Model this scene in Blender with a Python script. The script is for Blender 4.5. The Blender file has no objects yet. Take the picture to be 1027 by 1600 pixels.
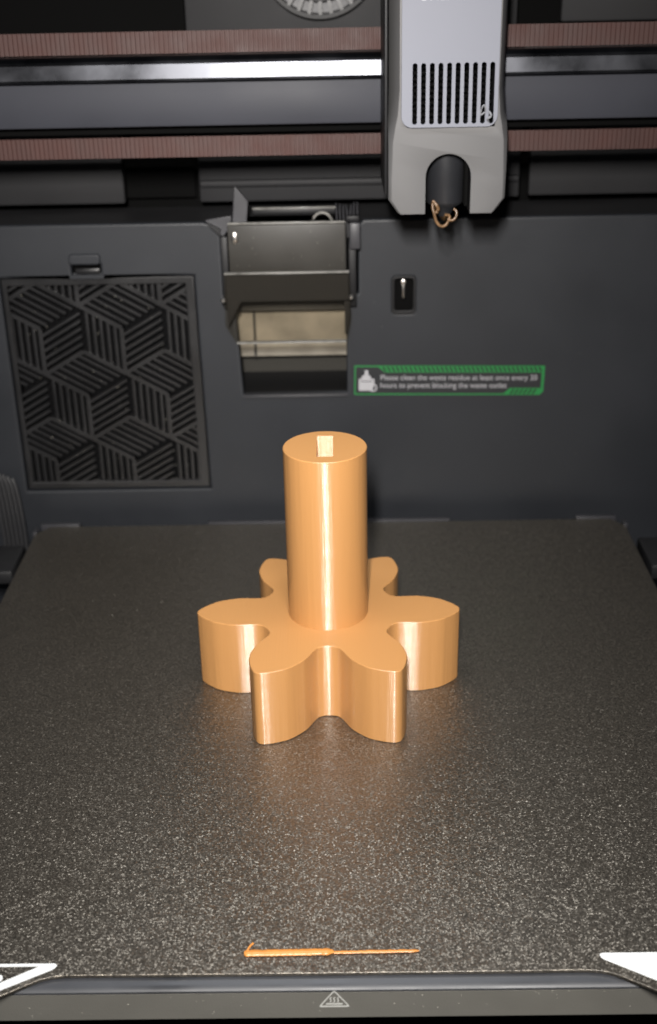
import bpy, bmesh, math, random
from mathutils import Vector, Matrix

random.seed(7)
S = 0.001                     # everything below is written in millimetres
scene = bpy.context.scene
C = scene.collection

# ------------------------------------------------------------------ camera
cam_d = bpy.data.cameras.new('camera')
cam = bpy.data.objects.new('camera', cam_d); C.objects.link(cam)
PITCH, YAW, ROLL = 0.4392, -0.0125, -0.0206
cp, sp = math.cos(PITCH), math.sin(PITCH); cy_, sy_ = math.cos(YAW), math.sin(YAW)
fw = Vector((sy_*cp, cy_*cp, -sp)); rt = Vector((cy_, -sy_, 0)); up = rt.cross(fw)
r2 = rt*math.cos(ROLL) + up*math.sin(ROLL); u2 = -rt*math.sin(ROLL) + up*math.cos(ROLL)
M = Matrix((r2, u2, -fw)).transposed().to_4x4()
M.translation = Vector((5.977, -368.117, 241.91))*S
cam.matrix_world = M
cam_d.sensor_fit = 'VERTICAL'; cam_d.sensor_height = 36.0
cam_d.lens = 1884.05/1600*36
cam_d.clip_start = 0.01; cam_d.clip_end = 20
cam_d.dof.use_dof = True; cam_d.dof.focus_distance = 0.366; cam_d.dof.aperture_fstop = 13.5
scene.camera = cam

# ------------------------------------------------------------------ world and lamps
w = bpy.data.worlds.new('World'); scene.world = w; w.use_nodes = True
w.node_tree.nodes['Background'].inputs[0].default_value = (0.80, 0.86, 1.0, 1)
w.node_tree.nodes['Background'].inputs[1].default_value = 0.03

def area_lamp(name, loc, aim, sx, sy, power, col, spread=180):
    l = bpy.data.lights.new(name, 'AREA'); l.shape = 'RECTANGLE'
    l.size = sx*S; l.size_y = sy*S; l.energy = power; l.color = col; l.spread = math.radians(spread)
    o = bpy.data.objects.new(name, l); C.objects.link(o)
    o.location = Vector(loc)*S
    o.rotation_euler = (Vector(aim)-Vector(loc)).to_track_quat('-Z', 'Y').to_euler()
    return o
area_lamp('room_lamp', (-10, -400, 308), (-40, 150, 150), 14, 50, 0.78, (1.0, 0.955, 0.91), 70)
area_lamp('ceiling_lamp', (42, -430, 395), (15, -215, -10), 150, 120, 0.64, (1.0, 0.965, 0.92), 64)
area_lamp('chamber_led_strip', (0, -22, 325), (5, -110, 0), 150, 14, 0.20, (0.90, 0.94, 1.0), 130)

scene.view_settings.view_transform = 'Standard'; scene.view_settings.look = 'None'
scene.view_settings.exposure = 0.0; scene.view_settings.gamma = 1.0
scene.view_settings.use_curve_mapping = False
scene.render.engine = 'CYCLES'

# ------------------------------------------------------------------ materials
def mat(name, col, rough=0.5, metal=0.0, spec=0.5, noise=None, bump=None, var=0.0, varscale=60, coat=0.0):
    m = bpy.data.materials.new(name); m.use_nodes = True
    nt = m.node_tree; b = nt.nodes['Principled BSDF']
    b.inputs['Base Color'].default_value = (*col, 1); b.inputs['Roughness'].default_value = rough
    b.inputs['Metallic'].default_value = metal; b.inputs['Specular IOR Level'].default_value = spec
    b.inputs['Coat Weight'].default_value = coat
    tc = nt.nodes.new('ShaderNodeTexCoord')
    if var:
        n = nt.nodes.new('ShaderNodeTexNoise'); n.inputs['Scale'].default_value = varscale; n.inputs['Detail'].default_value = 6
        nt.links.new(tc.outputs['Object'], n.inputs['Vector'])
        mr = nt.nodes.new('ShaderNodeMapRange'); mr.inputs['From Min'].default_value = .3; mr.inputs['From Max'].default_value = .7
        mr.inputs['To Min'].default_value = 1-var; mr.inputs['To Max'].default_value = 1+var
        nt.links.new(n.outputs['Fac'], mr.inputs['Value'])
        mx = nt.nodes.new('ShaderNodeMix'); mx.data_type = 'RGBA'; mx.blend_type = 'MULTIPLY'; mx.inputs['Factor'].default_value = 1
        mx.inputs['A'].default_value = (*col, 1); nt.links.new(mr.outputs['Result'], mx.inputs['B'])
        nt.links.new(mx.outputs['Result'], b.inputs['Base Color'])
        mr2 = nt.nodes.new('ShaderNodeMapRange'); mr2.inputs['From Min'].default_value = .3; mr2.inputs['From Max'].default_value = .7
        mr2.inputs['To Min'].default_value = max(0.02, rough*(1-var)); mr2.inputs['To Max'].default_value = min(1, rough*(1+var))
        nt.links.new(n.outputs['Fac'], mr2.inputs['Value']); nt.links.new(mr2.outputs['Result'], b.inputs['Roughness'])
    if bump:
        sc, st = bump
        n = nt.nodes.new('ShaderNodeTexNoise'); n.inputs['Scale'].default_value = sc; n.inputs['Detail'].default_value = 3
        nt.links.new(tc.outputs['Object'], n.inputs['Vector'])
        bp = nt.nodes.new('ShaderNodeBump'); bp.inputs['Strength'].default_value = st; bp.inputs['Distance'].default_value = 0.0002
        nt.links.new(n.outputs['Fac'], bp.inputs['Height']); nt.links.new(bp.outputs['Normal'], b.inputs['Normal'])
    return m

wall_m = mat('charcoal_moulded_plastic', (0.0205, 0.0226, 0.027), 0.5, spec=.4, bump=(1500, .35), var=.10, varscale=25)
panel_m = mat('rear_panel_plastic', (0.02, 0.02, 0.0215), 0.6, spec=.3, bump=(1500, .3), var=.12, varscale=25)
black_m = mat('black_plastic', (0.008, 0.008, 0.009), 0.5, spec=.35)
void_m = mat('cavity_shade_black', (0.003, 0.003, 0.003), 0.95, spec=.1)  # near-black colour puts the shade of gaps and recesses into the surfaces
grille_m = mat('grille_plastic', (0.016, 0.016, 0.017), 0.38, var=.15, varscale=60)
beam_m = mat('dark_anodised_beam', (0.034, 0.036, 0.046), 0.62, metal=0, spec=.35, bump=(2500, .25), var=.12, varscale=20)
steel_m = mat('polished_rail_steel', (0.055, 0.057, 0.064), 0.33, metal=1.0, var=.25, varscale=60)
pin_m = mat('pin_steel', (0.6, 0.58, 0.55), 0.3, metal=1.0)
belt_m = mat('brown_belt_rubber', (0.052, 0.019, 0.015), 0.6, var=.12, varscale=120)
lit_paint_m = mat('satin_paint_lit', (0.20, 0.208, 0.242), 0.6, metal=0, spec=.3, bump=(4000, .15))  # toolhead paint, lighter and bluer: the cool light is in the colour
shaded_paint_m = mat('satin_paint_shaded', (0.125, 0.124, 0.125), 0.55, metal=0, spec=.35, bump=(4000, .12))  # same toolhead paint, darkened in colour for its dimmer light
sock_m = mat('black_silicone', (0.018, 0.019, 0.022), 0.42, var=.1, varscale=80)
print_m = mat('white_print', (0.80, 0.82, 0.82), 0.6)
iconprint_m = mat('pale_grey_print', (0.55, 0.55, 0.52), 0.6)
letter_m = mat('pale_lettering', (0.42, 0.43, 0.46), 0.5)
bar_m = mat('bed_bar_plastic', (0.14, 0.135, 0.12), 0.5, bump=(2200, .3), var=.08, varscale=40)
strip_m = mat('bed_edge_strip_gloss', (0.048, 0.05, 0.056), 0.42, metal=0, var=.35, varscale=30)
beige_m = mat('dusty_beige_plastic', (0.30, 0.272, 0.222), 0.6, var=.3, varscale=70)
chute_m = mat('taupe_chute_plastic', (0.034, 0.032, 0.028), 0.5, var=.15, varscale=60)
edge_m = mat('worn_plastic_edge', (0.20, 0.195, 0.18), 0.4, var=.4, varscale=300)
clip_m = mat('mid_grey_plastic', (0.04, 0.04, 0.045), 0.45, var=.1, varscale=80)
green_m = mat('green_print', (0.012, 0.20, 0.045), 0.55)
label_m = mat('label_black', (0.016, 0.017, 0.02), 0.5)
white_print_m = mat('label_white_ink', (0.42, 0.42, 0.44), 0.55)
fleck_m = mat('pale_dust_and_glint', (0.4, 0.38, 0.33), 0.7)
cable_m = mat('grey_cable_sheath', (0.03, 0.03, 0.032), 0.45)
scrap_m = mat('white_filament_scrap', (0.22, 0.225, 0.24), 0.45)

def smoked():
    m = bpy.data.materials.new('smoked_clear_plastic'); m.use_nodes = True
    nt = m.node_tree; b = nt.nodes['Principled BSDF']
    b.inputs['Base Color'].default_value = (0.03, 0.028, 0.024, 1); b.inputs['Roughness'].default_value = 0.22
    tr = nt.nodes.new('ShaderNodeBsdfTransparent'); tr.inputs['Color'].default_value = (0.96, 0.94, 0.90, 1)
    mx = nt.nodes.new('ShaderNodeMixShader'); mx.inputs[0].default_value = 0.1
    nt.links.new(tr.outputs[0], mx.inputs[1]); nt.links.new(b.outputs[0], mx.inputs[2])
    nt.links.new(mx.outputs[0], nt.nodes['Material Output'].inputs['Surface'])
    return m
smoke_m = smoked()

def orange(name, uv, gloss=1.0):
    m = mat(name, (0.53, 0.265, 0.093), 0.38, spec=0.5)
    nt = m.node_tree; b = nt.nodes['Principled BSDF']
    tc = nt.nodes.new('ShaderNodeTexCoord')
    if uv:
        b.inputs['Roughness'].default_value = .42; b.inputs['Specular IOR Level'].default_value = .6; b.inputs['Anisotropic'].default_value = .98
        tg = nt.nodes.new('ShaderNodeTangent'); tg.direction_type = 'UV_MAP'; tg.uv_map = 'UVMap'
        nt.links.new(tg.outputs[0], b.inputs['Tangent']); b.inputs['Anisotropic Rotation'].default_value = 0.25
        b.inputs['Coat Weight'].default_value = gloss; b.inputs['Coat Roughness'].default_value = .2; b.inputs['Coat IOR'].default_value = 1.47
        # slow waviness of the wall round the perimeter
        n2 = nt.nodes.new('ShaderNodeTexNoise'); n2.inputs['Scale'].default_value = 1; n2.inputs['Detail'].default_value = 3
        mp2 = nt.nodes.new('ShaderNodeMapping'); mp2.inputs['Scale'].default_value = (560, 560, 30)
        nt.links.new(tc.outputs['Object'], mp2.inputs['Vector']); nt.links.new(mp2.outputs[0], n2.inputs['Vector'])
        b2 = nt.nodes.new('ShaderNodeBump'); b2.inputs['Strength'].default_value = .4; b2.inputs['Distance'].default_value = .0003
        nt.links.new(n2.outputs['Fac'], b2.inputs['Height'])
        # stacked layers: every bead turns the surface a little up or down
        mp = nt.nodes.new('ShaderNodeMapping'); mp.inputs['Scale'].default_value = (0, 0, 400000)
        nt.links.new(tc.outputs['Object'], mp.inputs['Vector'])
        fl = nt.nodes.new('ShaderNodeVectorMath'); fl.operation = 'FLOOR'; nt.links.new(mp.outputs[0], fl.inputs[0])
        n = nt.nodes.new('ShaderNodeTexWhiteNoise'); nt.links.new(fl.outputs[0], n.inputs['Vector'])
        mr = nt.nodes.new('ShaderNodeMapRange')
        mr.inputs['To Min'].default_value = -.3; mr.inputs['To Max'].default_value = .85
        nt.links.new(n.outputs['Value'], mr.inputs['Value'])
        cb = nt.nodes.new('ShaderNodeCombineXYZ'); nt.links.new(mr.outputs['Result'], cb.inputs['Z'])
        ad = nt.nodes.new('ShaderNodeVectorMath'); ad.operation = 'ADD'
        nt.links.new(b2.outputs[0], ad.inputs[0]); nt.links.new(cb.outputs[0], ad.inputs[1])
        nm = nt.nodes.new('ShaderNodeVectorMath'); nm.operation = 'NORMALIZE'; nt.links.new(ad.outputs[0], nm.inputs[0])
        nt.links.new(nm.outputs[0], b.inputs['Coat Normal']); nt.links.new(b2.outputs[0], b.inputs['Normal'])
    else:
        # top skin: fine concentric/diagonal extrusion lines
        mp = nt.nodes.new('ShaderNodeMapping'); mp.inputs['Rotation'].default_value = (0, 0, math.radians(45)); mp.inputs['Scale'].default_value = (1500, 30, 1)
        nt.links.new(tc.outputs['Object'], mp.inputs['Vector'])
        n = nt.nodes.new('ShaderNodeTexNoise'); n.inputs['Scale'].default_value = 1; n.inputs['Detail'].default_value = 2
        nt.links.new(mp.outputs[0], n.inputs['Vector'])
        b1 = nt.nodes.new('ShaderNodeBump'); b1.inputs['Strength'].default_value = .5; b1.inputs['Distance'].default_value = .0001
        nt.links.new(n.outputs['Fac'], b1.inputs['Height']); nt.links.new(b1.outputs[0], b.inputs['Normal'])
    return m
orange_side = orange('orange_filament_wall', True)
orange_top = orange('orange_filament_top', False)
orange_slot = orange('orange_filament_slot_wall', True, .6); orange_slot.node_tree.nodes['Principled BSDF'].inputs['Specular IOR Level'].default_value = .3
strand_m = mat('orange_filament_strand', (0.62, 0.25, 0.055), 0.35, var=.12, varscale=300)
ooze_m = mat('brown_filament_ooze', (0.15, 0.085, 0.04), 0.35, var=.3, varscale=400)

def plate_material():
    m = bpy.data.materials.new('textured_bronze_sheet'); m.use_nodes = True
    nt = m.node_tree; b = nt.nodes['Principled BSDF']
    tc = nt.nodes.new('ShaderNodeTexCoord')
    no = nt.nodes.new('ShaderNodeTexNoise'); no.inputs['Scale'].default_value = 1500; no.inputs['Detail'].default_value = 4
    nt.links.new(tc.outputs['Object'], no.inputs['Vector'])
    # powder-coat grains: every grain is a tiny facet with its own tilt
    geo = nt.nodes.new('ShaderNodeNewGeometry'); prev = geo.outputs['Normal']
    for sc, amp in ((1700, .46), (3300, .38)):
        vo = nt.nodes.new('ShaderNodeTexVoronoi'); vo.inputs['Scale'].default_value = sc
        nt.links.new(tc.outputs['Object'], vo.inputs['Vector'])
        su = nt.nodes.new('ShaderNodeVectorMath'); su.operation = 'SUBTRACT'; su.inputs[1].default_value = (.5, .5, .5)
        nt.links.new(vo.outputs['Color'], su.inputs[0])
        mu = nt.nodes.new('ShaderNodeVectorMath'); mu.operation = 'MULTIPLY'; mu.inputs[1].default_value = (amp, amp, 0)
        nt.links.new(su.outputs[0], mu.inputs[0])
        ad = nt.nodes.new('ShaderNodeVectorMath'); ad.operation = 'ADD'
        nt.links.new(prev, ad.inputs[0]); nt.links.new(mu.outputs[0], ad.inputs[1]); prev = ad.outputs[0]
    nm = nt.nodes.new('ShaderNodeVectorMath'); nm.operation = 'NORMALIZE'; nt.links.new(prev, nm.inputs[0])
    nt.links.new(nm.outputs[0], b.inputs['Normal'])
    sm = nt.nodes.new('ShaderNodeTexNoise'); sm.inputs['Scale'].default_value = 22; sm.inputs['Detail'].default_value = 5
    nt.links.new(tc.outputs['Object'], sm.inputs['Vector'])
    smr = nt.nodes.new('ShaderNodeMapRange'); smr.inputs['From Min'].default_value = .3; smr.inputs['From Max'].default_value = .7
    smr.inputs['To Min'].default_value = .26; smr.inputs['To Max'].default_value = .44
    nt.links.new(sm.outputs['Fac'], smr.inputs['Value']); nt.links.new(smr.outputs['Result'], b.inputs['Coat Roughness'])
    # powder grains differ a little in tone
    cr = nt.nodes.new('ShaderNodeValToRGB')
    cr.color_ramp.elements[0].position = .35; cr.color_ramp.elements[0].color = (0.12, 0.103, 0.08, 1)
    cr.color_ramp.elements[1].position = .75; cr.color_ramp.elements[1].color = (0.31, 0.275, 0.225, 1)
    nt.links.new(no.outputs['Fac'], cr.inputs['Fac']); nt.links.new(cr.outputs[0], b.inputs['Base Color'])
    b.inputs['Metallic'].default_value = .85; b.inputs['Roughness'].default_value = .38; b.inputs['Specular IOR Level'].default_value = .6
    b.inputs['Coat Weight'].default_value = .9; b.inputs['Coat Roughness'].default_value = .34; nt.links.new(geo.outputs['Normal'], b.inputs['Coat Normal'])
    return m
plate_m = plate_material()

# ------------------------------------------------------------------ helpers
def link(name, me, m, parent=None):
    o = bpy.data.objects.new(name, me); C.objects.link(o)
    if m is not None and not me.materials: me.materials.append(m)
    if parent is not None: o.parent = parent; o.matrix_parent_inverse = parent.matrix_world.inverted()
    return o
def empty(name, loc=(0, 0, 0)):
    o = bpy.data.objects.new(name, None); C.objects.link(o); o.location = Vector(loc)*S
    o.matrix_world = Matrix.Translation(Vector(loc)*S); o.empty_display_size = .01
    return o
def tag(o, label, cat, group=None):
    o['label'] = label; o['category'] = cat
    if group: o['group'] = group
    return o
def structure(o): o['kind'] = 'structure'; return o
def mesh_from_bm(name, bm, smooth=None):
    me = bpy.data.meshes.new(name)
    for v in bm.verts: v.co *= S
    bmesh.ops.recalc_face_normals(bm, faces=bm.faces)
    bm.to_mesh(me); bm.free()
    if smooth is not None:
        me.polygons.foreach_set('use_smooth', [True]*len(me.polygons))
        if smooth < 180: me.set_sharp_from_angle(angle=math.radians(smooth))
    return me
def box_bm(bm, x0, x1, y0, y1, z0, z1, bev=0, rot=None, segs=2):
    r = bmesh.ops.create_cube(bm, size=1)['verts']
    for v in r: v.co = Vector(((x0+x1)/2+v.co.x*(x1-x0), (y0+y1)/2+v.co.y*(y1-y0), (z0+z1)/2+v.co.z*(z1-z0)))
    if bev:
        es = list({e for v in r for e in v.link_edges})
        res = bmesh.ops.bevel(bm, geom=es, offset=bev, segments=segs, affect='EDGES', profile=.5)
        r = list({v for f in res['faces'] for v in f.verts} | {v for v in r if v.is_valid})
    if rot is not None: bmesh.ops.transform(bm, matrix=rot, verts=r)
    return r
def box(name, x0, x1, y0, y1, z0, z1, m, parent=None, bev=0, rot=None):
    bm = bmesh.new(); box_bm(bm, x0, x1, y0, y1, z0, z1, bev, rot)
    return link(name, mesh_from_bm(name, bm, 40 if bev else None), m, parent)
def pivot(ax, deg, p):
    return Matrix.Translation(p) @ Matrix.Rotation(math.radians(deg), 4, ax) @ Matrix.Translation(-Vector(p))
WALL = Matrix(((1, 0, 0, 0), (0, 0, -1, 0), (0, 1, 0, 0), (0, 0, 0, 1)))     # (x, z, out) -> world
FLAT = Matrix.Identity(4)
def poly(name, outer, m, parent=None, holes=(), depth=1.0, bev=0, at=0.0, frame=WALL, extra=None, res=2):
    """filled outline with holes; `at` is the coordinate of its FRONT face along the frame's normal"""
    cu = bpy.data.curves.new(name, 'CURVE'); cu.dimensions = '2D'; cu.fill_mode = 'BOTH'
    for pts in [outer]+list(holes):
        s = cu.splines.new('POLY'); s.points.add(len(pts)-1); s.use_cyclic_u = True
        for p, (a, b) in zip(s.points, pts): p.co = (a, b, 0, 1)
    cu.extrude = max(depth/2-bev, 0); cu.bevel_depth = bev; cu.bevel_resolution = res; cu.offset = -bev
    t = bpy.data.objects.new('t', cu); C.objects.link(t)
    dg = bpy.context.evaluated_depsgraph_get(); me = bpy.data.meshes.new_from_object(t.evaluated_get(dg))
    bpy.data.objects.remove(t); bpy.data.curves.remove(cu)
    me.name = name; me.materials.clear()
    me.transform(Matrix.Translation((0, 0, at-depth/2)))
    me.transform(frame)
    if extra is not None: me.transform(extra)
    me.transform(Matrix.Scale(S, 4))
    if bev:
        me.polygons.foreach_set('use_smooth', [True]*len(me.polygons)); me.set_sharp_from_angle(angle=math.radians(30))
    else: me.polygons.foreach_set('use_smooth', [False]*len(me.polygons))
    return link(name, me, m, parent)
def text(name, body, size, x, z, at, m, parent, frame=WALL, extra=None, width=None, depth=.06, align='LEFT', spacing=1):
    cu = bpy.data.curves.new(name, 'FONT'); cu.body = body; cu.size = size; cu.extrude = depth/2; cu.align_x = align; cu.space_character = spacing
    t = bpy.data.objects.new('t', cu); C.objects.link(t)
    dg = bpy.context.evaluated_depsgraph_get(); me = bpy.data.meshes.new_from_object(t.evaluated_get(dg))
    bpy.data.objects.remove(t); bpy.data.curves.remove(cu); me.materials.clear(); me.name = name
    if width:
        xs = [v.co.x for v in me.vertices]; k = width/(max(xs)-min(xs)); me.transform(Matrix.Diagonal((k, 1, 1, 1)))
    me.transform(Matrix.Translation((x, z, at))); me.transform(frame)
    if extra is not None: me.transform(extra)
    me.transform(Matrix.Scale(S, 4))
    return link(name, me, m, parent)
def rrect(x0, x1, z0, z1, r, n=5):
    out = []
    for cx, cz, a0 in ((x1-r, z1-r, 0), (x0+r, z1-r, 90), (x0+r, z0+r, 180), (x1-r, z0+r, 270)):
        for k in range(n+1):
            a = math.radians(a0+90*k/n); out.append((cx+r*math.cos(a), cz+r*math.sin(a)))
    return out
def tube_bm(bm, pts, rad, n=8, cap=True):
    pts = [Vector(p) for p in pts]; rings = []
    rads = rad if isinstance(rad, (list, tuple)) else [rad]*len(pts)
    for i, p in enumerate(pts):
        d = (pts[min(i+1, len(pts)-1)]-pts[max(i-1, 0)]).normalized()
        a = d.cross(Vector((0, 0, 1)) if abs(d.z) < .9 else Vector((1, 0, 0))).normalized(); b = d.cross(a)
        rings.append([bm.verts.new(p+(a*math.cos(2*math.pi*k/n)+b*math.sin(2*math.pi*k/n))*rads[i]) for k in range(n)])
    for A, B in zip(rings, rings[1:]):
        for k in range(n): bm.faces.new((A[k], A[(k+1) % n], B[(k+1) % n], B[k]))
    if cap: bm.faces.new(rings[0]); bm.faces.new(rings[-1][::-1])
def tube(name, pts, rad, m, parent=None, n=10):
    bm = bmesh.new(); tube_bm(bm, pts, rad, n); return link(name, mesh_from_bm(name, bm, 50), m, parent)
def smooth_path(pts, k=6):
    pts = [Vector(p) for p in pts]; out = []
    for i in range(len(pts)-1):
        p0, p1, p2, p3 = pts[max(i-1, 0)], pts[i], pts[i+1], pts[min(i+2, len(pts)-1)]
        for j in range(k):
            t = j/k
            out.append(.5*((2*p1)+(p2-p0)*t+(2*p0-5*p1+4*p2-p3)*t*t+(3*p1-p0-3*p2+p3)*t**3))
    return out+[pts[-1]]
def lathe(name, prof, c, m, parent=None, n=48, smooth=35):
    bm = bmesh.new(); rings = []
    for r, z in prof: rings.append([bm.verts.new((c[0]+r*math.cos(2*math.pi*k/n), c[1]+r*math.sin(2*math.pi*k/n), z)) for k in range(n)])
    for A, B in zip(rings, rings[1:]):
        for k in range(n): bm.faces.new((A[k], A[(k+1) % n], B[(k+1) % n], B[k]))
    bm.faces.new(rings[0][::-1]); bm.faces.new(rings[-1])
    return link(name, mesh_from_bm(name, bm, smooth), m, parent)

# ================================================================== SETTING: the printer's inside
YW = 150.0
# rear wall with its notch for the chute and its openings
outer = [(-190, -150), (190, -150), (190, 136), (17, 136), (14.5, 133.5), (14.5, 104), (9.2, 103.0), (9.0, 58.5), (-37.8, 58.0), (-39.8, 103.0),
         (-44.5, 104), (-44.5, 131.5), (-49, 135.4), (-52, 136), (-190, 136)]
grille_hole = [(-142.2, 11.6), (-55.6, 11.6), (-57.0, 113), (-142.2, 113)]
slot_hole = rrect(29.6, 39.2, 94.6, 110.8, 1.6)
clip_hole = rrect(-110.3, -97.0, 112.0, 121.8, 2.0) and [(-110.0, 113.6), (-97.2, 113.6), (-97.2, 118.6), (-98.4, 119.6), (-108.8, 119.6), (-110.0, 118.6)]
wall = poly('back_wall', outer, wall_m, None, [grille_hole, slot_hole, clip_hole], depth=4, bev=1.1, at=-YW, res=4)
structure(wall)
# ledge on top of the wall, running back to the upper panels
structure(box('wall_ledge', -190, 190, YW+2.0, 192, 128, 134.6, panel_m))
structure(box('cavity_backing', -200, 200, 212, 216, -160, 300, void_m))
# upper rear panels (gaps between them show the black backing)
def upper_panel(x0, x1, z0, z1, y, bev=1.0, ridges=()):
    o = structure(box('upper_panel', x0, x1, y, y+6, z0, z1, panel_m, None, bev))
    for z, h, out in ridges: box('ridge', x0+.5, x1-.5, y-out, y+1, z-h/2, z+h/2, panel_m, o, min(h, out)*.35)
    return o
upper_panel(-200, -90.2, 137.5, 172, 186)
upper_panel(-56.2, 88, 137.5, 172, 186, ridges=((158.5, 2.2, 1.8), (146.0, 3.0, 3.2)))
upper_panel(92.5, 200, 137.5, 172, 188)
upper_panel(-58, 84, 176, 275, 188)
upper_panel(102.5, 200, 210.5, 275, 187)
upper_panel(88, 200, 176, 207, 192)
structure(box('upper_panel_recess', -200, -60, 203, 206, 137, 280, void_m))  # black sheet: the shade behind the upper left is put into its colour
structure(box('machine_floor', -200, 200, -170, 216, -152, -148, void_m))

# ================================================================== VENT GRILLE in the wall
g = empty('vent_grille', (-99, YW, 12))
tag(g, 'black vent grille with slatted isometric cube pattern in the rear wall', 'vent')
GX0, GX1, GZ0, GZ1 = -139.6, -60.8, 15.4, 109.4
def gx_right(z): return -57.3 + (112-z)*0.0
outerf = [(-141.8, 12.0), (-56.0, 12.0), (-57.4, 112.5), (-141.8, 112.5)]
poly('frame', outerf, grille_m, g, [[(-139.4, 15.4), (-60.4, 15.4), (-61.2, 109.2), (-139.4, 109.2)]], depth=3, bev=.5, at=-(YW+1.6))
box('grille_shade_sheet', -140, -58, YW+9, YW+10, 13, 112, mat('grille_shade_dark', (0.004, 0.004, 0.0044), .9, spec=.1), g)  # dark sheet standing for the shade behind the slats
def clip_poly(p, x0, x1, z0, z1):
    for ax, lim, sgn in ((0, x0, 1), (0, x1, -1), (1, z0, 1), (1, z1, -1)):
        out = []
        for i in range(len(p)):
            a, b = p[i-1], p[i]; da, db = sgn*(a[ax]-lim), sgn*(b[ax]-lim)
            if (da >= 0) != (db >= 0):
                t = da/(da-db); out.append((a[0]+(b[0]-a[0])*t, a[1]+(b[1]-a[1])*t))
            if db >= 0: out.append(b)
        p = out
        if not p: break
    return p
def area(p): return abs(sum(p[i-1][0]*p[i][1]-p[i][0]*p[i-1][1] for i in range(len(p))))/2 if p else 0
def prism(name, p, yfront, depth, m, parent):
    bm = bmesh.new()
    A = [bm.verts.new((x, yfront, z)) for x, z in p]; B = [bm.verts.new((x, yfront+depth, z)) for x, z in p]
    bm.faces.new(A); bm.faces.new(B[::-1])
    for i in range(len(p)): bm.faces.new((A[i-1], A[i], B[i], B[i-1]))
    return link(name, mesh_from_bm(name, bm), m, parent)
AL = 36.4; RH = AL*math.sqrt(3)/2; SD = AL/math.sqrt(3)
base_pt = (-72.8, 99.9)          # a junction of the pattern (upper right one)
def strip(a, d, l, wd):
    nx, nz = -d[1], d[0]
    return [(a[0]-nx*wd/2, a[1]-nz*wd/2), (a[0]+d[0]*l-nx*wd/2, a[1]+d[1]*l-nz*wd/2), (a[0]+d[0]*l+nx*wd/2, a[1]+d[1]*l+nz*wd/2), (a[0]+nx*wd/2, a[1]+nz*wd/2)]
def dirv(a): return (math.cos(math.radians(a)), math.sin(math.radians(a)))
for j in range(-4, 3):
    for i in range(-5, 5):
        ox = base_pt[0]+i*AL+j*AL/2; oz = base_pt[1]+j*RH
        if not (-200 < ox < -20): continue
        for k, (lead, slat_dir) in enumerate(((0, -30), (60, 30), (120, 90))):
            # rhombus from the junction: its sides run at lead-30 and lead+30
            other = lead+30 if (slat_dir-(lead-30)) % 180 == 0 else lead-30
            d1, d2 = dirv(slat_dir), dirv(other)
            if k == 0 and d1[0] < 0: d1 = (-d1[0], -d1[1])
            n = 6
            for q_ in range(n+1):
                t = q_/n*SD
                # slats run the full rhombus; q=0 are the shared seams, wider
                a = (ox+d2[0]*t, oz+d2[1]*t)
                wd = 1.9 if q_ == 0 else 1.15
                if q_ == n: continue
                p = clip_poly(strip(a, d1, SD, wd), GX0-1, GX1+1, GZ0-1, GZ1+1)
                if len(p) >= 3 and area(p) > 2.0:
                    prism('slat', p, YW+2.4+.08*k+(.25 if q_ else 0), 2.6, grille_m, g)
            # seam on the closing side
            p = clip_poly(strip((ox, oz), d2, SD, 1.9), GX0-1, GX1+1, GZ0-1, GZ1+1)
            if len(p) >= 3 and area(p) > 2.0: prism('seam', p, YW+2.2+.08*k, 2.9, grille_m, g)
# finger latch above the grille
lt = empty('grille_latch', (-103.5, YW, 113)); tag(lt, 'small moulded finger latch above the vent grille', 'latch')
poly('hood', rrect(-110.6, -96.8, 118.8, 123.4, 1.6), wall_m, lt, depth=2.6, bev=.7, at=-(YW-1.6))
box('pocket', -110, -97, YW+5, YW+6, 113, 120, void_m, lt)
box('tongue', -108.6, -98.0, YW+1.6, YW+3.2, 114.2, 116.4, grille_m, lt, .4)

# ================================================================== SENSOR SLOT with the metal pin
t = empty('sensor_slot', (34.4, YW, 94)); tag(t, 'small rounded black recess holding an upright metal pin', 'sensor')
poly('bezel', rrect(29.0, 39.8, 94.0, 111.3, 2.0), black_m, t, [rrect(30.3, 38.5, 96.0, 110.2, 1.4)], depth=1.4, bev=.35, at=-(YW-.5))
box('recess', 29.8, 39.0, YW+4.2, YW+5.2, 94.6, 110.8, void_m, t)
bm = bmesh.new(); tube_bm(bm, [(34.3, YW+1.2, 101.2), (34.2, YW+1.0, 102), (34.2, YW+1.0, 108.0), (34.2, YW+1.3, 109.0)], [.5, .85, .85, .6], 12)
link('pin', mesh_from_bm('pin', bm, 50), pin_m, t)
lathe('pin_cap', [(0.9, 0), (1.2, .3), (1.1, .9), (.4, 1.1)], (0, 0), pin_m, t, 16)
pc = C.objects[-1]; pc.data.transform(Matrix.Translation(Vector((34.2, YW+.6, 108.6))*S) @ Matrix.Rotation(math.radians(90), 4, 'X'))

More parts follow.
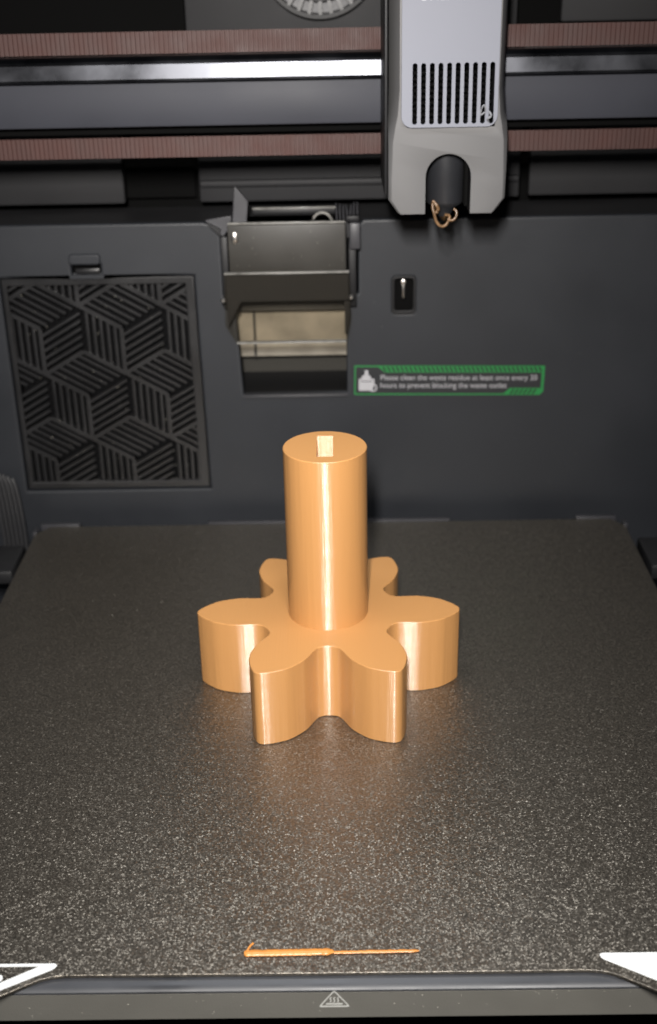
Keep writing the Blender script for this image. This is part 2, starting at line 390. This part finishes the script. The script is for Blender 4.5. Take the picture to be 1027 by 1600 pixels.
# ================================================================== WARNING STICKER
st = empty('warning_sticker', (55, YW, 57)); tag(st, 'black and green warning sticker with white text on the rear wall', 'sticker')
TILT = pivot('Y', 1.0, (55, YW, 63))
bx0, bx1, bz0, bz1 = 12.4, 97.9, 56.4, 70.2
poly('backing', [(bx0, bz0), (bx1-1.6, bz0), (bx1, bz0+1.6), (bx1, bz1), (bx0, bz1)], label_m, st, depth=.15, at=-(YW-.15), extra=TILT)
green = poly('border', [(bx0, bz0), (bx1-1.6, bz0), (bx1, bz0+1.6), (bx1, bz1), (bx0, bz1)], green_m, st,
     [[(bx0+.6, bz0+.6), (bx1-17.8, bz0+.6), (bx1-15.2, bz0+3.2), (bx1-1.2, bz0+3.2), (bx1-1.2, bz1-3.1), (bx0+13.6, bz1-3.1), (bx0+10.8, bz1-.6), (bx0+.6, bz1-.6)]], depth=.08, at=-(YW-.22), extra=TILT)
bm = bmesh.new()
def stripes(x0, x1, z0, z1, lean, pitch, wd):
    x = x0
    while x+wd < x1:
        vs = [bm.verts.new((a, YW-.30, b)) for a, b in ((x, z0), (x+wd, z0), (x+wd+lean, z1), (x+lean, z1))]; bm.faces.new(vs); x += pitch
stripes(bx0+13.6, bx1-.2, bz1-2.7, bz1-.35, -1.3, 2.0, .95)
stripes(bx1-15.4, bx1-3.2, bz0+.35, bz0+2.8, 1.6, 2.0, .95)
for v in bm.verts: v.co = TILT @ v.co
link('hazard_stripes', mesh_from_bm('hazard_stripes', bm), mat('dark_green_print', (0.006, 0.02, 0.01), .55), st)
text('lettering', 'Please clean the waste residue at least once every 20', 3.5, bx0+11.6, bz1-6.7, -(YW-.26), white_print_m, st, extra=TILT, width=70.5)
text('lettering', 'hours to prevent blocking the waste outlet', 3.5, bx0+11.6, bz1-10.4, -(YW-.26), white_print_m, st, extra=TILT, width=57)
ic = poly('printer_pictogram', [(bx0+2.0, bz0+2.0), (bx0+8.2, bz0+2.0), (bx0+9.0, bz0+5.0), (bx0+9.0, bz0+7.6), (bx0+7.6, bz0+7.6), (bx0+7.2, bz0+9.0), (bx0+6.2, bz0+9.4), (bx0+6.2, bz0+11.6),
     (bx0+4.6, bz0+11.6), (bx0+4.6, bz0+9.4), (bx0+3.4, bz0+9.0), (bx0+3.2, bz0+7.6), (bx0+2.0, bz0+7.6)], white_print_m, st, depth=.08, at=-(YW-.24), extra=TILT,
     holes=[[(bx0+2.8, bz0+6.2), (bx0+8.2, bz0+6.2), (bx0+8.2, bz0+6.6), (bx0+2.8, bz0+6.6)]])
ring = [(bx0+8.4+1.9*math.cos(a*.3142), bz0+3.4+1.9*math.sin(a*.3142)) for a in range(20)]
ring2 = [(bx0+8.4+1.3*math.cos(a*.3142), bz0+3.4+1.3*math.sin(a*.3142)) for a in range(20)]
poly('clock_pictogram', ring, white_print_m, st, [ring2], depth=.08, at=-(YW-.33), extra=TILT)

# ================================================================== WASTE CHUTE
ch = empty('waste_chute', (-15, YW, 58)); tag(ch, 'taupe waste chute with smoked flap over a beige lined opening', 'chute')
box('upper_panel', -40.3, 9.2, 139.5, 142.5, 116.0, 136.8, chute_m, ch, .5, pivot('X', 3, (0, 140, 116)))
box('panel_top_edge', -40.2, 9.1, 139.0, 141.2, 136.9, 137.6, edge_m, ch, .25)
box('top_deck', -38, 8, 142.7, 168, 133.0, 134.6, black_m, ch)
box('deck_lip', -31.5, 5.0, 168.4, 170.4, 137.3, 138.0, edge_m, ch, .25)
box('deck_back', -31.5, 5.0, 169.4, 171.4, 134.7, 137.2, black_m, ch, .4)
box('side_cheek', -44.0, -41.0, 143, 153, 100, 131, black_m, ch, .4)
box('side_cheek', 10.4, 13.6, 143, 153, 100, 128, black_m, ch, .4)
box('rear_plate', -40.5, 9.6, 143.0, 146.0, 102.5, 132.6, black_m, ch, .4)
flap = poly('smoked_flap', [(-42.4, 117.0), (10.6, 116.6), (11.2, 97.0), (9.4, 88.0), (-38.8, 87.4), (-43.2, 95.0)], smoke_m, ch, depth=1.6, bev=.35, at=-135.0)
box('flap_top_edge', -42.3, 10.5, 134.4, 137.0, 116.9, 117.6, edge_m, flap, .25)
box('flap_bottom_edge', -38.4, 9.0, 134.2, 136.8, 86.6, 87.3, edge_m, flap, .25)
for x, z in ((-43.4, 105.5), (11.3, 106.0)):
    lathe('hinge_pin', [(1.0, 0), (1.1, 1.4), (.6, 1.9)], (0, 0), pin_m, ch, 14)
    C.objects[-1].data.transform(Matrix.Translation(Vector((x, 137.2, z))*S) @ Matrix.Rotation(math.radians(90), 4, 'X'))
poly('flap_mount', [(-42.0, 116.6), (10.2, 116.4), (10.4, 104.0), (-36.0, 104.0), (-42.0, 93.0)], black_m, ch, depth=1.6, bev=.3, at=-138.5)
poly('flap_side_arm', [(8.4, 103.6), (10.6, 103.6), (10.6, 96.5), (9.2, 89.0), (8.4, 89.0)], black_m, ch, depth=1.6, bev=.2, at=-138.6)
# lined opening
box('liner_back', -40.5, 9.6, 171, 172.5, 69.5, 104, beige_m, ch)
box('liner_upper', -40.4, 9.5, 164.5, 166, 93.0, 104, chute_m, ch, .4, pivot('X', -14, (0, 165, 104)))
box('liner_rib', -33.6, -32.4, 169.6, 171, 69.5, 104, chute_m, ch)
box('liner_side', -41.6, -40.4, 153.4, 172, 57, 104, chute_m, ch)
box('liner_side', 9.6, 10.8, 153.4, 172, 57, 104, chute_m, ch)
box('liner_floor', -40.4, 9.6, 153.4, 190, 55.6, 57.2, black_m, ch)
box('liner_shadow_plate', -40.4, 9.6, 185, 186, 57.2, 69.5, mat('chute_gap_shade_olive', (0.022, 0.02, 0.015), .6), ch)  # plate coloured dark for the shade in the chute's lower gap
box('sill', -38.6, 9.4, 148.4, 153.3, 56.8, 58.0, clip_m, ch, .35)
lathe('screw', [(2.1, 0), (2.1, .8), (1.4, 1.2)], (0, 0), pin_m, ch, 20)
C.objects[-1].data.transform(Matrix.Translation(Vector((-37.4, 139.0, 131.6))*S) @ Matrix.Rotation(math.radians(90), 4, 'X') @ Matrix.Diagonal((.75, 1.15, 1, 1)))
bm = bmesh.new(); tube_bm(bm, [(-.6+4.2*math.cos(math.radians(a)), 146, 135.4+4.6*math.sin(math.radians(a))) for a in range(0, 181, 15)], .55, 8)
link('wire_loop', mesh_from_bm('wire_loop', bm, 50), edge_m, ch)
# blade standing on the chute's left end
bl = empty('scraper_blade', (-34, 146, 134)); tag(bl, 'pointed grey scraper blade standing at the left end of the chute', 'blade')
poly('blade', [(-38.8, 134.5), (-32.6, 134.5), (-31.4, 145.6), (-36.8, 152.2)], clip_m, bl, depth=1.8, bev=.4, at=-143.0)
poly('bracket', [(-50.5, 137.5), (-39.2, 139.2), (-39.2, 134.6), (-43.4, 130.0), (-48.6, 135.6)], clip_m, bl, depth=2.0, bev=.4, at=-146.5)
poly('gusset', [(-49.6, 137.0), (-43.8, 134.0), (-43.8, 130.8)], panel_m, bl, depth=2.5, bev=.3, at=-143.8)
# wiper brush at the right end
wb = empty('wiper_brush', (13, 143, 126)); tag(wb, 'small grey wiper brush with upright bristles beside the chute', 'brush')
box('handle', 10.8, 15.4, 139.5, 145.5, 125.6, 136.6, clip_m, wb, .7)
box('ferrule', 9.8, 15.0, 142.2, 150, 136.8, 139.0, black_m, wb, .3)
for k in range(7):
    x = 5.6+k*1.45
    tube('bristle', [(x, 146, 136.9), (x+random.uniform(-.2, .2), 146, 140), (x+random.uniform(-.4, .4), 145.5, 143.8+random.uniform(-.6, .6))], [.36, .34, .2], clip_m, wb, 6)

# ================================================================== GANTRY
def belt(name, z0, z1, y, label):
    o = empty(name, (0, y, z0)); tag(o, label, 'belt', 'toothed drive belts of the gantry')
    box('band', -190, 190, y+.55, y+1.5, z0, z1, belt_m, o)
    bm = bmesh.new(); x = -189
    while x < 189:
        j = random.uniform(-.04, .04)
        vs = [(x-.62, y+.6), (x-.42, y+j), (x+.42, y+j), (x+.62, y+.6)]
        A = [bm.verts.new((a, b, z0+.05)) for a, b in vs]; B = [bm.verts.new((a, b, z1-.05)) for a, b in vs]
        for i in range(3): bm.faces.new((A[i], A[i+1], B[i+1], B[i]))
        bm.faces.new(A[::-1]); bm.faces.new(B); x += 1.78
    tt = link('teeth', mesh_from_bm('teeth', bm), belt_m, o); tt['kind'] = 'stuff'
    return o
belt('drive_belt', 206.0, 213.9, 118, 'brown toothed drive belt running above the polished rail')
belt('drive_belt', 167.9, 175.6, 118, 'brown toothed drive belt running below the dark beam')
# polished rail: round front with a shallow flat
bm = bmesh.new(); prof = []
prof = [(117, 197.0), (117, 205.7), (111.4, 205.8), (110.4, 205.3), (109.2, 204.2), (108.9, 203.7), (109.0, 203.3), (108.5, 203.1), (107.75, 198.0), (107.9, 197.2), (108.6, 196.8)]
A = [bm.verts.new((-190, y, z)) for y, z in prof]; B = [bm.verts.new((190, y, z)) for y, z in prof]
for i in range(len(prof)): bm.faces.new((A[i-1], A[i], B[i], B[i-1]))
bm.faces.new(A); bm.faces.new(B[::-1])
rail = link('guide_rail', mesh_from_bm('guide_rail', bm, 12), steel_m); tag(rail, 'polished steel guide rail running across behind the toolhead', 'rail')
bmn = empty('gantry_beam', (0, 112, 180)); tag(bmn, 'dark grey horizontal gantry beam just below the polished rail', 'beam')
box('web', -190, 190, 112, 117, 180.2, 196.4, beam_m, bmn, .8)
box('top_flange', -190, 190, 117.2, 132, 193.6, 196.4, black_m, bmn, .4)
box('bottom_flange', -190, 190, 119.8, 132, 176.6, 180.0, void_m, bmn, .4)  # coloured black to stand for the shadow gap under the beam
# cooling fan behind
fan = empty('cooling_fan', (0, 184, 214)); tag(fan, 'round black cooling fan with speckled spokes at the top edge', 'fan')
FC = (0.0, 239.5)
bm = bmesh.new()
for r0, r1 in ((24.0, 25.6), (17.6, 18.6), (11, 12)):
    n = 64; q0 = []
    for k in range(n):
        a = 2*math.pi*k/n; c, s = math.cos(a), math.sin(a)
        q0.append([bm.verts.new((FC[0]+r*c, y, FC[1]+r*s)) for r, y in ((r0, 180), (r1, 180), (r1, 186), (r0, 186))])
    for k in range(n):
        for e in range(4): bm.faces.new((q0[k][e], q0[k][(e+1) % 4], q0[(k+1) % n][(e+1) % 4], q0[(k+1) % n][e]))
link('guard_rings', mesh_from_bm('guard_rings', bm, 40), black_m, fan)
for k in range(32):
    a = 2*math.pi*k/32; R_ = Matrix.Translation(Vector((FC[0], 0, FC[1]))) @ Matrix.Rotation(-a, 4, 'Y')
    bm = bmesh.new(); box_bm(bm, 10, 24.6, 181, 184, -.75, .75, 0, R_); link('spoke', mesh_from_bm('spoke', bm), grille_m, fan)
lathe('hub', [(11.5, 0), (11.5, 5), (10.5, 6)], (0, 0), black_m, fan, 40); C.objects[-1].data.transform(Matrix.Translation(Vector((FC[0], 186, FC[1]))*S) @ Matrix.Rotation(math.radians(90), 4, 'X'))
lathe('impeller', [(23.5, 0), (23.5, .8)], (0, 0), clip_m, fan, 40); C.objects[-1].data.transform(Matrix.Translation(Vector((FC[0], 187.8, FC[1]))*S) @ Matrix.Rotation(math.radians(90), 4, 'X'))

# ================================================================== TOOLHEAD
th = empty('toolhead', (45.3, 95, 153)); tag(th, 'silver toolhead with vertical vent slots and arched cutout around the nozzle', 'toolhead')
# shell: sections from bottom to top; (z, left edge, right edge, face left, face right, corner setback)
secs = [(153.6, 28.4, 61.6, 28.8, 61.2, .8), (154.2, 27.6, 62.4, 28.4, 61.6, .9), (158.8, 24.3, 66.0, 25.4, 65.0, 1.2), (166, 24.3, 66.1, 25.4, 65.0, 1.4), (172, 24.3, 66.2, 25.6, 64.8, 1.8),
        (179, 24.3, 66.3, 25.8, 64.6, 3.2), (184, 24.3, 66.4, 26.6, 63.8, 7), (188, 24.3, 66.5, 27.4, 63.0, 13), (196, 24.2, 66.6, 28.0, 62.4, 20), (245, 23.9, 67.2, 27.8, 62.6, 22)]
bm = bmesh.new(); rows = []
for z, xl, xr, fl, fr, sb in secs:
    yf = 70.0 + max(0, (176-z))*0.03
    rows.append([bm.verts.new(p) for p in ((xl+1, 123, z), (xl, 121, z), (xl, yf+sb, z), (fl, yf, z), (fr, yf, z), (xr, yf+sb, z), (xr, 121, z), (xr-1, 123, z))])
for A, B in zip(rows, rows[1:]):
    for i in range(8): bm.faces.new((A[i], A[(i+1) % 8], B[(i+1) % 8], B[i]))
bm.faces.new(rows[0][::-1]); bm.faces.new(rows[-1])
sh = link('housing', mesh_from_bm('housing', bm, 24), None, th)
sh.data.materials.append(shaded_paint_m); sh.data.materials.append(black_m)
def cutter(outline, y0, y1):
    bm = bmesh.new(); A = [bm.verts.new((x, y0, z)) for x, z in outline]; B = [bm.verts.new((x, y1, z)) for x, z in outline]
    bm.faces.new(A); bm.faces.new(B[::-1])
    for i in range(len(outline)): bm.faces.new((A[i-1], A[i], B[i], B[i-1]))
    me = mesh_from_bm('cut', bm); me.materials.append(shaded_paint_m); me.materials.append(black_m)
    for p in me.polygons: p.material_index = 1
    o = bpy.data.objects.new('cut', me); C.objects.link(o); return o
ACX, ACZ, AR = 45.5, 166.6, 8.0
arch = [(ACX-AR, 140), (ACX-AR, ACZ)] + [(ACX-AR*math.cos(math.radians(a)), ACZ+AR*math.sin(math.radians(a))) for a in range(10, 180, 10)] + [(ACX+AR, ACZ), (ACX+AR, 140)]
cuts = [cutter(arch, 60, 112), cutter([(30.8, 183.8), (61.2, 183.8), (61.2, 206.4), (30.8, 206.4)], 60, 86)]
for c_ in cuts:
    md = sh.modifiers.new('b', 'BOOLEAN'); md.operation = 'DIFFERENCE'; md.solver = 'EXACT'; md.object = c_
bv = sh.modifiers.new('bev', 'BEVEL'); bv.width = .45*S; bv.segments = 2; bv.limit_method = 'ANGLE'; bv.angle_limit = math.radians(28)
dg = bpy.context.evaluated_depsgraph_get(); dg.update()
me = bpy.data.meshes.new_from_object(sh.evaluated_get(dg)); sh.modifiers.clear(); sh.data = me; me.name = 'housing'
me.polygons.foreach_set('use_smooth', [True]*len(me.polygons)); me.set_sharp_from_angle(angle=math.radians(24))
for c_ in cuts: bpy.data.objects.remove(c_)
# raised face plate with ten slots
slots = []
for k in range(10):
    x = 33.2+k*2.945; slots.append(rrect(x-.8, x+.8, 184.9, 204.9, .75, 4))
face = [(28.6, 244), (28.6, 187.5)] + [(32.4-3.8*math.cos(math.radians(a)), 187.6-3.8*math.sin(math.radians(a))) for a in range(10, 91, 10)] + \
       [(58.2+3.8*math.sin(math.radians(a)), 187.6-3.8*math.cos(math.radians(a))) for a in range(0, 81, 10)] + [(62.0, 187.5), (62.0, 244)]
LEAN = pivot('X', -1.2, (45, 69.9, 184))
poly('face_plate', face, lit_paint_m, th, slots, depth=1.4, bev=.16, at=-68.5, extra=LEAN)
text('lettering', 'CREALITY', 6.0, 33.6, 224.7, -68.46, letter_m, th, extra=LEAN, width=24.6)
for k in range(11):
    z = 184.6+k*2.0; box('heatsink_fin', 31.2, 60.8, 78, 85.5, z, z+.7, void_m, th)
box('side_trim', 22.9, 24.1, 74, 112, 160, 240, black_m, th, .5)
lathe('nozzle_sock', [(2.0, 150.2), (2.6, 151.4), (3.6, 153.4), (6.2, 155.0), (6.9, 156.2), (7.0, 176)], (45.6, 84.5), sock_m, th, 40)
lathe('nozzle_tip', [(.5, 148.4), (1.4, 149.4), (2.2, 150.6), (2.2, 152)], (45.6, 84.5), mat('brass_nozzle', (.25, .16, .08), .4, metal=1), th, 20)
box('duct_wall', 51.8, 53.0, 74, 100, 155.5, 172, void_m, th, .3)
# ooze hanging from the nozzle
oz_ = empty('filament_ooze', (45, 82, 146)); tag(oz_, 'curled brown filament ooze hanging from the nozzle tip', 'filament')
tube('curl', smooth_path([(41.2, 80, 157.2), (40.8, 79.5, 154.6), (41.4, 79, 152.2), (42.2, 78.8, 149.4), (43.8, 78.8, 147.6), (45.6, 79, 147.8), (46.8, 79.2, 149.6), (47.0, 79.4, 151.2), (45.2, 79, 151.6)], 6), .55, ooze_m, oz_, 8)
tube('curl', smooth_path([(46.4, 79, 150.2), (48.0, 78.8, 149.6), (49.4, 79, 150.8), (49.6, 79.4, 152.6), (48.6, 79.8, 153.6)], 6), .5, ooze_m, oz_, 8)
tube('curl', smooth_path([(41.0, 79.6, 156.6), (42.2, 79, 155.2), (42.8, 79, 153.6), (42.0, 79, 152.4)], 5), .75, ooze_m, oz_, 8)
sc_ = empty('filament_scrap', (57, 69, 186)); tag(sc_, 'white scrap of filament stuck in the right-hand vent slots', 'filament scrap')
tube('wisp', smooth_path([(55.7, 69.8, 185.6), (56.2, 68.2, 189.6), (57.0, 67.4, 191.2), (57.6, 68.0, 189.2), (56.2, 68.4, 187.8)], 5), .3, scrap_m, sc_, 7)
tube('wisp', smooth_path([(59.0, 69.4, 185.2), (58.4, 67.6, 186.6), (59.6, 67.4, 187.6), (58.8, 68.2, 189.0)], 5), .4, scrap_m, sc_, 7)

# ================================================================== HEATED BED and BUILD PLATE
hb = empty('heated_bed', (0, 0, -12)); tag(hb, 'dark heated bed with a plain front bar carrying a hot-surface symbol', 'printer bed')
H = 135.0
box('bed_slab', -134, 134, -134.5, 134, -8.0, -1.4, black_m, hb, .6)
bm = bmesh.new()     # front bar: rounded top, slightly leaning face
prof = [(-134.6, -3.4), (-134.6, -12.4), (-138.4, -12.4), (-138.9, -11.8), (-138.55, -3.4)]
A = [bm.verts.new((-150, y, z)) for y, z in prof]; B = [bm.verts.new((150, y, z)) for y, z in prof]
for i in range(len(prof)): bm.faces.new((A[i-1], A[i], B[i], B[i-1]))
bm.faces.new(A); bm.faces.new(B[::-1]); link('front_bar', mesh_from_bm('front_bar', bm, 25), bar_m, hb)
bm = bmesh.new()
prof = [(-134.6, -3.2), (-138.5, -3.2), (-138.55, -2.6), (-138.2, -2.2), (-137.0, -1.75), (-135.6, -1.5), (-134.6, -1.45)]
A = [bm.verts.new((-150, y, z)) for y, z in prof]; B = [bm.verts.new((150, y, z)) for y, z in prof]
for i in range(len(prof)): bm.faces.new((A[i-1], A[i], B[i], B[i-1]))
bm.faces.new(A); bm.faces.new(B[::-1]); link('edge_strip', mesh_from_bm('edge_strip', bm, 45), strip_m, hb)
# hot-surface symbol on the bar
SY = pivot('X', 0, (0, 0, 0))
def sym(name, outer, holes=()): return poly(name, outer, iconprint_m, hb, holes, depth=.06, at=138.86, extra=None)
def rtri(cx, z0, w_, h_, r):
    P = [Vector((cx-w_/2, z0)), Vector((cx+w_/2, z0)), Vector((cx, z0+h_))]; out = []
    for i in range(3):
        a, b, c = P[i-1], P[i], P[(i+1) % 3]
        u, v = (a-b).normalized(), (c-b).normalized()
        for t in (1, .6, .25): out.append(b+u*r*t+v*r*(1-t)*.25)
        for t in (.25, .6, 1): out.append(b+v*r*t+u*r*(1-t)*.25)
    return [(p.x, p.y) for p in out]
sym('warning_triangle', rtri(2.0, -8.2, 8.4, 6.0, .9), [rtri(2.0, -7.75, 7.0, 4.95, .6)])
sym('heat_base', rrect(-.2, 4.2, -7.35, -6.85, .2))
for k in (-1, 0, 1):
    cx = 2.0+k*.95; pts = []
    zs = [-6.5+i*.22 for i in range(9)]
    off = [.22*math.sin(i/8*2*math.pi)+(i-4)*.05 for i in range(9)]
    sym('heat_wave', [(cx+o-.16, z) for o, z in zip(off, zs)] + [(cx+o+.16, z) for o, z in list(zip(off, zs))[::-1]])
# rear stops the sheet is pushed against
for x0, x1, y in ((-56.3, 55.8, 135.4), (-134.0, -116, 135.6), (114, 132.5, 135.6)):
    box('rear_stop', x0, x1, y, y+2.6, -6, .9, clip_m, hb, .4)
for s_ in (-1, 1):
    box('corner_stop', s_*135.3-1.0, s_*135.3+1.0, 127.5, 133, -6, .9, clip_m, hb, .5)

bp_ = empty('build_plate', (0, 0, -1)); tag(bp_, 'dark bronze textured build plate lying on the heated bed', 'build plate')
half = [(0, -135.2), (40, -135.2), (62, -135.1), (68, -135.1), (71.5, -135.5), (74.5, -136.4), (78, -138.4), (84.5, -142.3), (98, -150.0), (104, -152.5), (126, -152.5), (133, -149), (135, -143), (135, 127.5), (129.5, 135), (0, 135)]
outline = [(x, y) for x, y in half] + [(-x, y) for x, y in half[::-1] if x]
sheet = poly('sheet', outline, plate_m, bp_, depth=1.0, bev=.2, at=0.0, frame=FLAT)
def flat_print(name, o_, holes=(), m=print_m): return poly(name, o_, m, bp_, holes, depth=.05, at=.09, frame=FLAT)
tl = [(-70.9, -131.6), (-71.2, -132.5), (-71.9, -133.2), (-98.0, -147.9), (-112, -147.9), (-112, -131.0), (-71.8, -131.0)]
tli = [(-75.6, -132.0), (-97.5, -145.2), (-110.5, -145.2), (-110.5, -132.0)]
flat_print('printed_triangle', tl, [tli])
rg = [(-85.4+1.15*math.cos(a*.3142), -136.0+1.3*math.sin(a*.3142)) for a in range(20)]; rg2 = [(-85.5+.45*math.cos(a*.3142), -136.0+.5*math.sin(a*.3142)) for a in range(20)]
flat_print('printed_ring', rg, [rg2])
flat_print('printed_patch', [(72.0, -130.2), (72.2, -131.0), (73.0, -131.8), (98.0, -146.9), (112, -146.9), (112, -129.4), (73.0, -129.4), (72.2, -129.7)])
# purge line printed on the plate
pl = empty('purge_line', (0, -128, 0)); tag(pl, 'thin orange purge line on the front of the plate', 'purge line')
def bead(name, x0, x1, rad, jit, n, taper0, taper1):
    ps, rs = [], []
    for i in range(n+1):
        t = i/n; ps.append((x0+(x1-x0)*t, -128.6+.3*t+random.uniform(-.06, .06), .25))
        rs.append(rad*(1+random.uniform(-jit, jit))*min(1, taper0+t*9)*min(1, taper1+(1-t)*9))
    bm = bmesh.new(); tube_bm(bm, ps, rs, 10)
    for v in bm.verts: v.co.z = .02+max(0, (v.co.z+.6))*.5
    return link(name, mesh_from_bm(name, bm, 60), strand_m, pl)
bead('thick_run', -21.8, 2.0, 1.12, .08, 46, .75, .45)
bead('thin_run', 2.0, 24.6, .52, .14, 40, 1, .4)
tube('loose_end', smooth_path([(-21.2, -128.4, .6), (-20.4, -127.0, 1.2), (-19.4, -126.2, 1.7)], 4), .3, strand_m, pl, 7)

# ================================================================== THE PRINTED GEAR
GXc, GYc, HG, HC, RC = 0.517, 4.813, 28.23, 90.85, 14.09
gr = empty('printed_gear', (GXc, GYc, 0)); tag(gr, 'orange printed six-tooth gear with a tall round shaft', 'gear')
prof = [(0, 46.6), (1.6, 46.3), (3.0, 45.55), (4.4, 44.75), (6, 43.7), (8, 42.3), (10, 40.9), (12, 39.0), (13.6, 37.2), (15.2, 35.4), (16.8, 33.4), (18.0, 31.3), (19.0, 29.3), (20.0, 27.7), (21.4, 26.2), (23.2, 25.3), (26, 24.7), (30, 24.45)]
def prof_r(a):
    for (a0, r0), (a1, r1) in zip(prof, prof[1:]):
        if a <= a1+1e-9: return r0+(r1-r0)*(a-a0)/(a1-a0)
fine = smooth_path([(-prof[1][0], prof[1][1], 0)] + [(a, r, 0) for a, r in prof] + [(60-prof[-2][0], prof[-2][1], 0)], 4)[4:-4]
one = [(p.x, p.y) for p in fine]                         # 0..30 deg
tooth = [(-a, r) for a, r in one[:0:-1]] + one[:-1]       # -30..30
pts = []
for k in range(6):
    for a, r in tooth:
        t_ = math.radians(a+60*k); pts.append((r*math.cos(t_), r*math.sin(t_)))
def extruded(name, pts, z0, z1, parent, hole=None, cham=.25):
    """walls with UVs (u along the outline, v up), caps with the top-skin material"""
    bm = bmesh.new(); uvl = bm.loops.layers.uv.new('UVMap')
    n = len(pts)
    nrm = []
    for i in range(n):
        a, b = Vector(pts[i-1]), Vector(pts[(i+1) % n]); d = (b-a).normalized(); nrm.append(Vector((d.y, -d.x)))
    lev = [(z0, cham), (z0+cham, 0), (z1-cham, 0), (z1, cham)]
    R_ = [[bm.verts.new((GXc+p[0]-nm.x*o, GYc+p[1]-nm.y*o, z)) for p, nm in zip(pts, nrm)] for z, o in lev]
    u = [0]
    for i in range(n): u.append(u[-1]+(Vector(pts[(i+1) % n])-Vector(pts[i])).length)
    for l in range(3):
        for i in range(n):
            j = (i+1) % n; f = bm.faces.new((R_[l][i], R_[l][j], R_[l+1][j], R_[l+1][i])); f.smooth = True
            for lp, (uu, vv) in zip(f.loops, ((u[i], lev[l][0]), (u[i+1], lev[l][0]), (u[i+1], lev[l+1][0]), (u[i], lev[l+1][0]))): lp[uvl].uv = (uu*.01, vv*.01)
    f = bm.faces.new(R_[0][::-1]); f.material_index = 1
    if hole is None:
        f = bm.faces.new(R_[3]); f.material_index = 1
    else:
        x0, x1, y0, y1, dz = hole
        hv = [(x0, y0), (x1, y0), (x1, y1), (x0, y1)]
        T = [bm.verts.new((GXc+a, GYc+b, z1)) for a, b in hv]; D = [bm.verts.new((GXc+a, GYc+b, z1-dz)) for a, b in hv]
        # ring between outline and slot, split in four sectors
        idx = [min(range(n), key=lambda i: (Vector(pts[i])-Vector(h)*3).length) for h in hv]
        for s in range(4):
            i0, i1 = idx[s], idx[(s+1) % 4]; run = []; i = i0
            while True:
                run.append(R_[3][i])
                if i == i1: break
                i = (i+1) % n
            f = bm.faces.new(run+[T[(s+1) % 4], T[s]]); f.material_index = 1
            f = bm.faces.new((T[s], T[(s+1) % 4], D[(s+1) % 4], D[s])); f.material_index = 2
            for lp, (uu, vv) in zip(f.loops, ((0, .1), (.1, .1), (.1, 0), (0, 0))): lp[uvl].uv = (uu, vv)
        f = bm.faces.new(D); f.material_index = 1
    for v in bm.verts: v.co *= S
    bmesh.ops.recalc_face_normals(bm, faces=bm.faces)
    me = bpy.data.meshes.new(name); bm.to_mesh(me); bm.free()
    me.materials.append(orange_side); me.materials.append(orange_top)
    if hole is not None: me.materials.append(orange_slot)
    me.set_sharp_from_angle(angle=math.radians(30))
    return link(name, me, None, parent)
extruded('toothed_base', pts, 0.03, HG, gr)
NC = 120
extruded('shaft', [(RC*math.cos(2*math.pi*k/NC), RC*math.sin(2*math.pi*k/NC)) for k in range(NC)], HG-.5, HC, gr, hole=(-2.75, 2.75, -8.8, 9.6, 20))

# ================================================================== SMALL THINGS AT THE EDGES
rc_ = empty('ribbon_cable', (-150, 141, -20)); tag(rc_, 'grey bundle of cable strands at the left edge behind the plate', 'cable')
for k in range(6):
    x = -155+k*2.0
    tube('strand', smooth_path([(x-1.5, 143, 26-.9*k), (x, 142, 20-.7*k), (x+1.2, 141, 4), (x+1.6, 140.5, -10), (x+1.2, 140, -22), (x, 139, -30)], 5), .95, cable_m, rc_, 8)
bk = box('bed_bracket', -168, -138.5, 96, 122, -9, -2.5, grille_m, None, 1.2); tag(bk, 'grey bracket beside the left edge of the plate', 'bracket')
bk = box('bed_bracket', 138.8, 168, 92, 120, -9, -2.0, grille_m, None, 1.2); tag(bk, 'grey bracket beside the right edge of the plate', 'bracket')
# dust on bed, plate, wall and chute; grille specks also stand for glints
bm = bmesh.new()
def speck(x, y, z, r):
    res_ = bmesh.ops.create_icosphere(bm, subdivisions=1, radius=r)['verts']
    for v in res_: v.co = Vector((x+v.co.x*random.uniform(.6, 1.6), y+v.co.y, z+v.co.z*.6))
for k in range(46): speck(random.uniform(-86, 86), -138.75, random.uniform(-11.4, -3.4), random.choice((.09, .1, .12, .18)))
for k in range(22): speck(random.choice((-1, -1, 1))*random.uniform(20, 125), random.uniform(50, 128), .05, random.uniform(.1, .2))
for k in range(40): speck(random.uniform(-136, -64), YW+2.1, random.uniform(18, 106), random.uniform(.14, .3))  # pale specks on the slats, painted glints as well as dust
for k in range(26): speck(random.uniform(-56, 140), YW-.05, random.uniform(5, 132), random.uniform(.08, .16))
for k in range(22): speck(random.uniform(-39, 8), 138.6, random.uniform(117, 136), random.uniform(.1, .2))
d = link('dust_glint_specks', mesh_from_bm('dust_glint_specks', bm), fleck_m); d['kind'] = 'stuff'; d['label'] = 'pale dust specks on the bed, plate and rear wall, with painted glints on the grille'; d['category'] = 'dust'
